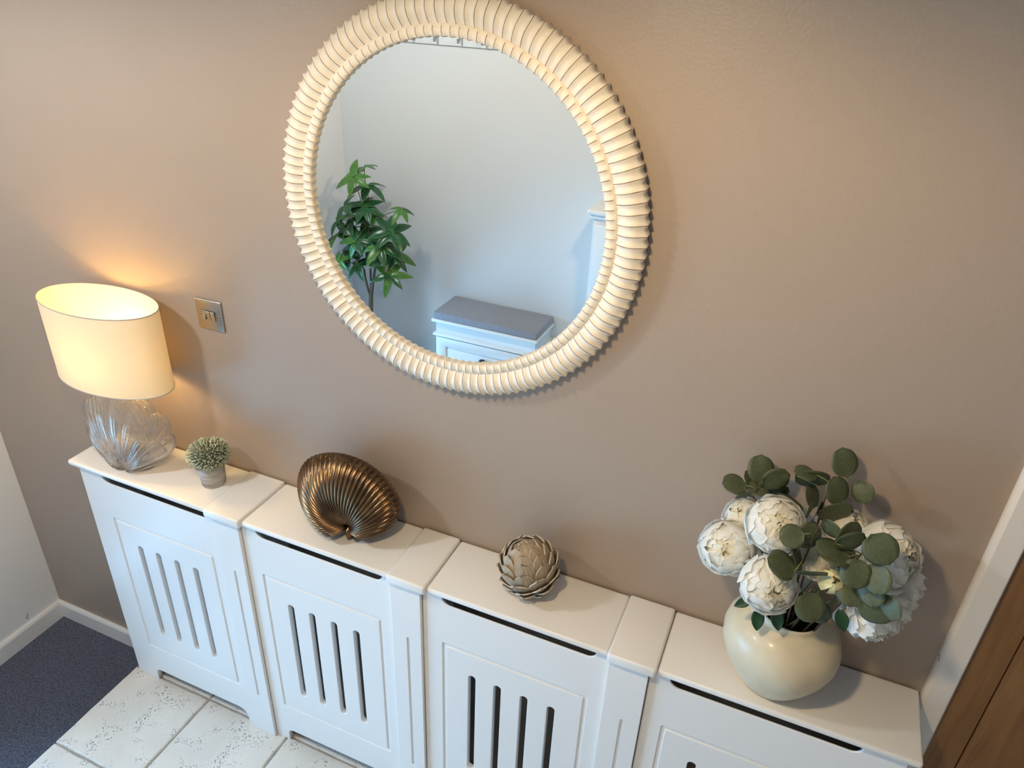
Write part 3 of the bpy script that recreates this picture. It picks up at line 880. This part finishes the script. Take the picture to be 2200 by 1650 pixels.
def peony(pos, face, R, label, openness=1.0, seed=0, leaves=(), stem_to=None):
    """pos: flower centre; face: direction it opens to"""
    r = random.Random(seed + 100)
    R *= .86
    root = thing('peony', label, 'flower', pos, 'white silk peonies in the vase')
    a, b, n_ = basis(face, r.uniform(0, 6))
    rows, ms = (ROWS_BALL, PB) if openness < .9 else (ROWS_OPEN, PO)
    fr = Matrix((a, b, n_)).transposed().to_4x4()
    for ri, q in enumerate(rows):
        mm = M['petal_core'] if q[7] else M['petal']
        for i in range(q[0]):
            az = 2 * pi * (i + .5 * (ri % 2)) / q[0] + r.uniform(-.28, .28)
            o = obj('petal', ms[ri][i % 3], mm, root)
            wobm = Matrix.Rotation(r.uniform(-.16, .16), 4, 'X') @ Matrix.Rotation(r.uniform(-.20, .10), 4, 'Y')
            o.matrix_local = fr @ Matrix.Rotation(az, 4, 'Z') @ wobm @ Matrix.Scale(R * r.uniform(.95, 1.05), 4)
    # calyx and stem down into the vase mouth
    st = stem_to or (MOUTH + Vector((r.uniform(-.025, .025), r.uniform(-.025, .025), -.05)))
    p0 = -n_ * R * .85
    end = Vector(st) - Vector(pos)
    obj('stem', tube(bez(p0, p0 - n_ * .04 + Vector((0, 0, -.01)), end, 8), .0024, 7), M['stalk'], root)
    for (lx, ly, lz, ang, sc) in leaves:
        o = obj('leaf', PLEAF, M['peony_leaf'], root)
        o.matrix_local = Matrix.Translation(Vector((lx, ly, lz)) - Vector(pos)) @ leaf_frame(ang, .1, .2) @ Matrix.Scale(sc, 4)
    return root

def leaf_frame(ang, tilt, roll):
    """leaf lying roughly across the sight line: ang = picture angle of its tip (deg, ccw from right)"""
    a = radians(ang)
    up = CAM_R * cos(a) + CAM_U * sin(a)
    n_ = CAM_B.copy()
    rt = up.cross(n_)
    Mx = Matrix((rt, up, n_)).transposed().to_4x4()
    return Mx @ Matrix.Rotation(tilt, 4, 'X') @ Matrix.Rotation(roll, 4, 'Y')

def leaf_mesh(kind):
    nu, nv = 6, 10
    def fn(u, v):
        a = (u - .5) * 2
        if kind == 'round':
            wid = .50 * sqrt(max(0.0, 1 - (2 * v - 1) ** 2)) * (1.0 + .08 * (.5 - v))
            z = .05 * sin(pi * v) - .10 * a * a * wid - .03 * cos(3 * a + 2 * v)
        elif kind == 'pointed':
            wid = .27 * (sin(pi * v ** .85)) ** .8
            z = .14 * a * a * wid * 2 - .18 * v * v
        else:   # lance : leaflet of the tree
            wid = .17 * (sin(pi * v ** .75)) ** .85
            z = .12 * abs(a) * wid * 2.2 - .30 * v * v + .02
        return (a * wid, v, z)
    m = grid(nu, nv, fn, name=kind + '_leaf')
    bm = bmesh.new(); bm.from_mesh(m); bmesh.ops.remove_doubles(bm, verts=bm.verts, dist=1e-4)
    bmesh.ops.solidify(bm, geom=bm.faces, thickness=.012); bmesh.ops.recalc_face_normals(bm, faces=bm.faces)
    for f in bm.faces: f.smooth = True
    bm.to_mesh(m); bm.free(); return m
PLEAF = leaf_mesh('pointed'); RLEAF = leaf_mesh('round'); LLEAF = leaf_mesh('lance')

V3 = Vector
def fdir(rx, uy, bz=1.0):   # facing as picture right / up / towards the camera
    return (CAM_R * rx + CAM_U * uy + CAM_B * bz).normalized()
Z4 = lambda x, y: (1400 + x / 2.618, 930 + y / 2.618)   # coordinates read off an enlarged crop of the bouquet
def fpos(x, y, Y): return at(*Z4(x, y), Y)
lf = lambda x, y, Y, ang, sc: (*fpos(x, y, Y), ang, sc)
peony(fpos(425, 645, -.150), fdir(-.45, .05), .057, 'white peony at the far left of the bouquet', .80, 1)
peony(fpos(695, 520, -.165), fdir(-.05, .30), .057, 'white peony upper left, its right edge behind a round leaf', .78, 2)
peony(fpos(660, 850, -.205), fdir(-.05, -.12), .058, 'open white peony lowest on the left, over the vase shoulder', .86, 3,
      leaves=(lf(600, 985, -.19, -95, .045), lf(700, 985, -.19, -85, .045), lf(560, 930, -.185, 205, .036)))
peony(fpos(520, 480, -.085), fdir(-.5, .55, .5), .046, 'small white peony half hidden behind the two upper left blooms', .75, 4)
peony(fpos(1330, 690, -.110), fdir(.50, .15), .064, 'large white peony at the far right of the bouquet', .88, 5)
peony(fpos(1390, 900, -.075), fdir(.60, -.35, .4), .055, 'drooping white peony under the large right bloom', .95, 6)
peony(fpos(1265, 1035, -.150), fdir(.15, -.65, .6), .056, 'white peony hanging low beside the vase on the right', .95, 7,
      leaves=(lf(1050, 990, -.185, -75, .045),))
peony(fpos(1110, 545, -.065), fdir(.1, .6, .5), .046, 'white peony at the back, mostly behind eucalyptus leaves', .8, 8)
peony(fpos(910, 690, -.140), fdir(.0, .3, .8), .044, 'white peony in the middle, mostly behind eucalyptus leaves', .62, 9)
# unopened bud
bp_ = fpos(1010, 835, -.185)
bd = thing('peony_bud', 'closed greenish white peony bud in the middle of the bouquet', 'flower', bp_)
bd_n = fdir(-.1, .35, 1)
BUDP = [petal_mesh(900 + k, 1.0 - .03 * k, 170, 2, .62, -.02, .03) for k in range(3)]
a, b, n_ = basis(bd_n, .4)
for i in range(6):
    o = obj('petal', BUDP[i % 3], M['bud'], bd)
    o.material_slots[0].link = 'OBJECT'; o.material_slots[0].material = M['bud']
    o.matrix_local = Matrix((a, b, n_)).transposed().to_4x4() @ Matrix.Rotation(2 * pi * i / 6 * 2 + (i // 3) * .6, 4, 'Z') @ Matrix.Rotation(.06, 4, 'Y') @ Matrix.Diagonal((.023, .023, .029, 1))
obj('stem', tube(bez(-n_ * .02, -n_ * .05, MOUTH + V3((.01, -.01, -.05)) - bp_, 6), .002, 6), M['stalk'], bd)

# eucalyptus sprigs: leaves as (x, y, depth, tip angle, length px, tilt, roll) in the enlarged crop
def sprig(label, path, leaves, seed):
    r = random.Random(seed)
    pts = [fpos(*q) if len(q) == 3 and not isinstance(q, Vector) else q for q in path]
    root = thing('eucalyptus_sprig', label, 'foliage', pts[0], 'eucalyptus sprigs in the vase')
    o0 = pts[0]
    # smooth polyline
    fine = []
    for i in range(len(pts) - 1):
        for k in range(5): fine.append(pts[i].lerp(pts[i + 1], k / 5) - o0)
    fine.append(pts[-1] - o0)
    st = obj('stem', tube(fine, [.0022 - .0012 * i / len(fine) for i in range(len(fine))], 6), M['brown_stem'], root)
    for (x, y, Y, ang, L_, tilt, roll) in leaves:
        c = fpos(x, y, Y)
        dist = (c - CAM_LOC).dot(-CAM_B)
        ln = 1.07 * L_ / 2.618 * dist / F_PX
        Mx = leaf_frame(ang, tilt, roll)
        up = Mx.to_3x3() @ V3((0, 1, 0))
        base = c - up * ln * .5
        o = obj('leaf', RLEAF, M['eucalyptus'], root)
        o.matrix_local = Matrix.Translation(base - o0) @ Mx @ Matrix.Scale(ln, 4)
        near = min(fine, key=lambda q: (q - (base - o0)).length)
        obj('leaf_stalk', tube([near, near.lerp(base - o0, .5) + V3((0, 0, .002)), base - o0 + up * ln * .03], .0009, 5), M['eucalyptus_stem'], root)
    return root
mo = lambda dx, dy: MOUTH + V3((dx, dy, -.06))
sprig('eucalyptus sprig rising at the upper left of the bouquet',
      [mo(-.01, .01), (760, 640, -.10), (640, 430, -.070), (570, 360, -.065), (600, 290, -.06)],
      [(615, 202, -.055, 85, 150, -.1, .1), (465, 288, -.070, 172, 132, .1, .75), (700, 262, -.065, 20, 150, .25, .5),
       (600, 300, -.045, 190, 140, .2, .8), (560, 255, -.035, 130, 110, .3, .6), (520, 375, -.045, 215, 110, .1, 1.15), (700, 335, -.040, 30, 140, .6, .7)], 1)
sprig('eucalyptus sprig rising at the upper right of the bouquet',
      [mo(.01, .01), (900, 640, -.10), (955, 430, -.075), (990, 330, -.070), (1060, 240, -.065)],
      [(1085, 166, -.055, 95, 158, .0, .2), (1043, 323, -.080, 100, 152, .1, .3), (1188, 334, -.070, 280, 122, .1, .75), (1035, 447, -.085, 5, 185, .1, .85),
       (865, 225, -.065, 170, 122, .1, .95), (905, 258, -.050, 350, 180, .1, 1.0), (905, 358, -.045, 120, 125, .3, .6), (930, 445, -.080, 75, 130, .5, 1.1),
       (780, 385, -.06, 155, 150, .2, 1.2)], 2)
sprig('eucalyptus sprig leaning forward over the middle of the bouquet',
      [mo(0, -.02), (850, 730, -.185), (890, 640, -.200), (915, 570, -.205), (960, 500, -.20)],
      [(788, 582, -.225, 190, 134, .0, .45), (885, 575, -.195, 60, 152, .1, .3), (730, 742, -.235, 150, 172, .1, .7), (900, 788, -.215, 355, 165, .1, 1.25),
       (820, 695, -.190, 110, 150, .2, 1.0), (1010, 540, -.190, 310, 120, .3, 1.1), (890, 430, -.12, 75, 110, .3, 1.0)], 3)
sprig('eucalyptus sprig spreading over the right hand blooms',
      [mo(.02, -.02), (1060, 900, -.18), (1150, 720, -.195), (1180, 680, -.20), (1230, 640, -.20)],
      [(1120, 610, -.215, 10, 165, .1, .75), (1020, 672, -.220, 165, 195, .1, .95), (1110, 580, -.190, 60, 175, .2, .5), (1288, 656, -.220, 300, 185, .1, .35),
       (1147, 794, -.235, 250, 160, .0, .25), (1265, 823, -.235, 265, 165, .1, .9), (1080, 700, -.195, 200, 150, .3, .6), (1120, 900, -.205, 255, 150, .2, .4)], 4)
sprig('eucalyptus sprig drooping at the lower right of the bouquet',
      [mo(.03, -.03), (1090, 930, -.175), (1200, 900, -.195), (1280, 910, -.20)],
      [(1235, 900, -.225, 270, 150, .1, .9), (1275, 992, -.225, 330, 200, .2, .6), (1343, 985, -.235, 280, 140, .1, 1.15), (1185, 915, -.200, 250, 145, .1, .6)], 5)
sprig('single round eucalyptus leaf over the front rim of the vase',
      [mo(0, -.03), (900, 930, -.19), (900, 880, -.20)],
      [(893, 984, -.215, 280, 166, .0, .1), (945, 1010, -.190, 300, 120, .2, .4)], 6)

# ------------------------------------------------------------------ the side of the hall seen in the mirror
# shoe bench with a grey cushion
BX0, BX1, BY1 = .060, .662, -1.985
bn = thing('shoe_bench', 'white panelled shoe bench against the pale wall', 'bench', (BX0, YW, 0))
W_ = BX1 - BX0; Dp = BY1 - YW
bt = .533
bm = bmesh.new(); bm_box(bm, .008, W_ - .008, .002, Dp - .012, .0, bt - .018)
obj('body', bm_done(bm, 'body'), M['bench'], bn)
obj('top', box_mesh(-.010, W_ + .010, .002, Dp + .010, bt - .018, bt, .005, 3), M['bench'], bn)
obj('moulding', box_mesh(-.006, W_ + .006, .002, Dp + .006, .434, .446, .004, 2), M['bench'], bn)
dw = W_ - .032
door = join_meshes([plate([rrect(.016, .016 + dw, .05, .428, .002, 2), rrect(.075, .016 + dw - .059, .11, .378, .002, 2)], -Dp - .004, .018, .002),
                    plate([rrect(.085, .016 + dw - .069, .12, .368, .002, 2)], -Dp - .002, .012, .003),
                    plate([rrect(.07, .016 + dw - .054, .105, .383, .002, 2)], -Dp + .004, .008, .0005)], 'door')
for v in door.vertices: v.co.y = -v.co.y
bm = bmesh.new(); bm.from_mesh(door); bmesh.ops.reverse_faces(bm, faces=bm.faces); bm.to_mesh(door); bm.free()
dob = obj('door', door, M['bench'], bn)
kb = lathe([(.0001, 0), (.008, 0), (.007, .010), (.017, .018), (.019, .026), (.012, .033), (.0001, .035)], 28)
obj('knob', kb, M['knob'], dob, (.305, Dp + .002, .345), (radians(-90), 0, 0))
cu = thing('bench_cushion', 'flat grey woven cushion on the white shoe bench', 'cushion', (BX0, YW, bt))
def cushion(u0, u1, v0, v1, h, r):
    bm = bmesh.new(); bm_box(bm, u0, u1, v0, v1, 0.0005, h, r, 3); return bm_done(bm, 'pad', True, 60)
obj('pad', cushion(-.002, W_ + .002, .004, Dp + .002, .040, .006), M['cushion'], cu)

# coat hook rail
hk = thing('coat_hook_rail', 'white coat rail with silver hooks high on the pale wall', 'coat rack', (-.32, YW, 1.877))
obj('rail', box_mesh(0, .80, .001, .019, 0, .085, .004, 2), M['bench'], hk)
for i in range(5):
    x = .040 + i * .128 + .0
    obj('hook', tube([(x, .019, .066), (x, .032, .062), (x, .040, .035), (x, .046, .018), (x, .058, .020), (x, .062, .034)], .0055, 10), M['steel'], hk)

# tall white cabinet with a moulded top
tcx = .904
tc_ = thing('tall_cabinet', 'tall white cabinet with a moulded cornice beside the shoe bench', 'cabinet', (tcx, YW, 0))
obj('body', box_mesh(0, .46, .002, .236, 0, 1.215), M['bench'], tc_)
obj('cornice', box_mesh(-.026, .486, .001, .262, 1.236, 1.258, .006, 3), M['bench'], tc_)
obj('cove', box_mesh(-.014, .474, .0015, .250, 1.2155, 1.2355, .006, 2), M['bench'], tc_)
for i in range(3):
    dd = obj('door', box_mesh(.014, .446, .2365, .250, .05 + i * .385, .42 + i * .385, .003), M['bench'], tc_)
    obj('knob', kb.copy(), M['knob'], dd, (.23, .250, .36 + i * .385), (radians(-90), 0, 0))

# artificial money tree in the corner
TP = V3((-.345, -1.985, ZC))
tr = thing('potted_tree', 'artificial money tree with glossy palmate leaves in the corner', 'plant', TP)
obj('planter', lathe([(.0001, 0), (.10, 0), (.105, .004), (.125, .20), (.128, .215), (.120, .215), (.115, .19), (.0001, .185)], 40), M['basket'], tr)
obj('soil', lathe([(.0001, .192), (.116, .190)], 24), M['soil'], tr)
def mat_(x, y, Y):     # a point seen in the glass (mirror plane y = -0.0285) at world depth Y
    q = at(660 + x / 4.583, 320 + y / 4.583, 2 * -.0285 - Y); return V3((q.x, Y, q.z))
fork = mat_(628, 1440, -1.985)
obj('trunk', tube([TP * 0 + V3((0, 0, .185)), V3((.004, 0, .35)), V3((-.004, .004, .55)), fork - TP], [.017, .0145, .0135, .0125], 10), M['trunk'], tr)
def branch(p1, r0, r1):
    p0 = fork - TP
    q = p1 - TP
    mid = p0.lerp(q, .5) + V3((rnd.uniform(-.02, .02), rnd.uniform(-.02, .02), 0))
    obj('branch', tube(bez(p0 - V3((0, 0, .015)), mid, q, 8), [r0 + (r1 - r0) * i / 8 for i in range(9)], 8), M['trunk'], tr)
    return q
hubs = [branch(mat_(690, 1050, -1.97), .0095, .006), branch(mat_(560, 1180, -1.99), .008, .005), branch(mat_(600, 760, -2.0), .007, .004)]
clusters = [(455, 283, -1.90, 6, 200, 0, 1), (560, 180, -2.02, 5, 190, 0, 1), (600, 360, -2.04, 6, 230, 0, 0), (370, 572, -1.94, 6, 200, 0, 0),
            (570, 572, -1.96, 7, 220, 0, 0), (925, 600, -1.96, 5, 165, 0, 1), (825, 820, -1.93, 7, 230, 0, 0), (650, 640, -2.02, 6, 200, 0, 1),
            (430, 700, -2.02, 6, 200, 0, 1), (715, 962, -1.88, 7, 220, 0, 0), (490, 905, -1.93, 6, 200, 0, 1), (840, 1042, -1.99, 7, 240, 0, 0),
            (315, 1110, -1.88, 5, 180, 0, 1), (495, 1150, -1.93, 6, 200, 0, 0), (812, 1252, -1.90, 6, 210, 0, 1), (300, 850, -1.98, 6, 210, 0, 0),
            (560, 860, -1.99, 7, 230, 0, 0), (640, 1000, -2.03, 6, 220, 0, 0), (260, 700, -2.00, 5, 200, 0, 0), (400, 1000, -1.97, 6, 210, 0, 0)]
rr = random.Random(11)
CAMV = V3((CAM_LOC.x, 2 * -.0285 - CAM_LOC.y, CAM_LOC.z))
for ci, (x, y, Y, n, ln, _, lt) in enumerate(clusters):
    c = mat_(x, y, Y)
    c.x = max(c.x, XL + .10)
    L_ = ln / 4.583 / F_PX * (c - CAMV).length
    loc = c - TP
    hub = min(hubs, key=lambda h: (h - loc).length)
    obj('leaf_stalk', tube(bez(hub, hub.lerp(loc, .5) + V3((0, 0, .03)), loc, 6), [.0035, .003, .0028, .0026, .0024, .0022, .0022], 6), M['stalk'], tr)
    outw = V3((loc.x, loc.y, 0)); outw = outw.normalized() if outw.length > .02 else V3((0, 1, 0))
    n_ = (V3((0, 0, 1)) + outw * .45 + V3((0, .45, 0)) + V3((rr.uniform(-.2, .2), rr.uniform(-.2, .2), 0))).normalized()
    a, b, n_ = basis(n_, rr.uniform(0, 6))
    for k in range(n):
        az = 2 * pi * k / n + rr.uniform(-.2, .2)
        ti = rr.uniform(-.28, .22)
        rad = a * cos(az) + b * sin(az)
        up = (rad * cos(ti) + n_ * sin(ti)).normalized(); nn = (n_ * cos(ti) - rad * sin(ti)).normalized(); rt = up.cross(nn)
        s = L_ * rr.uniform(.80, 1.08)
        tip = c + up * s
        if tip.x < XL + .02: s *= .6
        if tip.y < YW + .02: s *= .6
        o = obj('leaf', LLEAF, M['tree_leaf'], tr)
        mm = M['tree_leaf_light'] if (lt and rr.random() < .75) or rr.random() < .12 else M['tree_leaf']
        o.material_slots[0].link = 'OBJECT'; o.material_slots[0].material = mm
        o.matrix_local = Matrix.Translation(loc) @ Matrix((rt, up, nn)).transposed().to_4x4() @ Matrix.Diagonal((s * 1.15, s, s, 1))
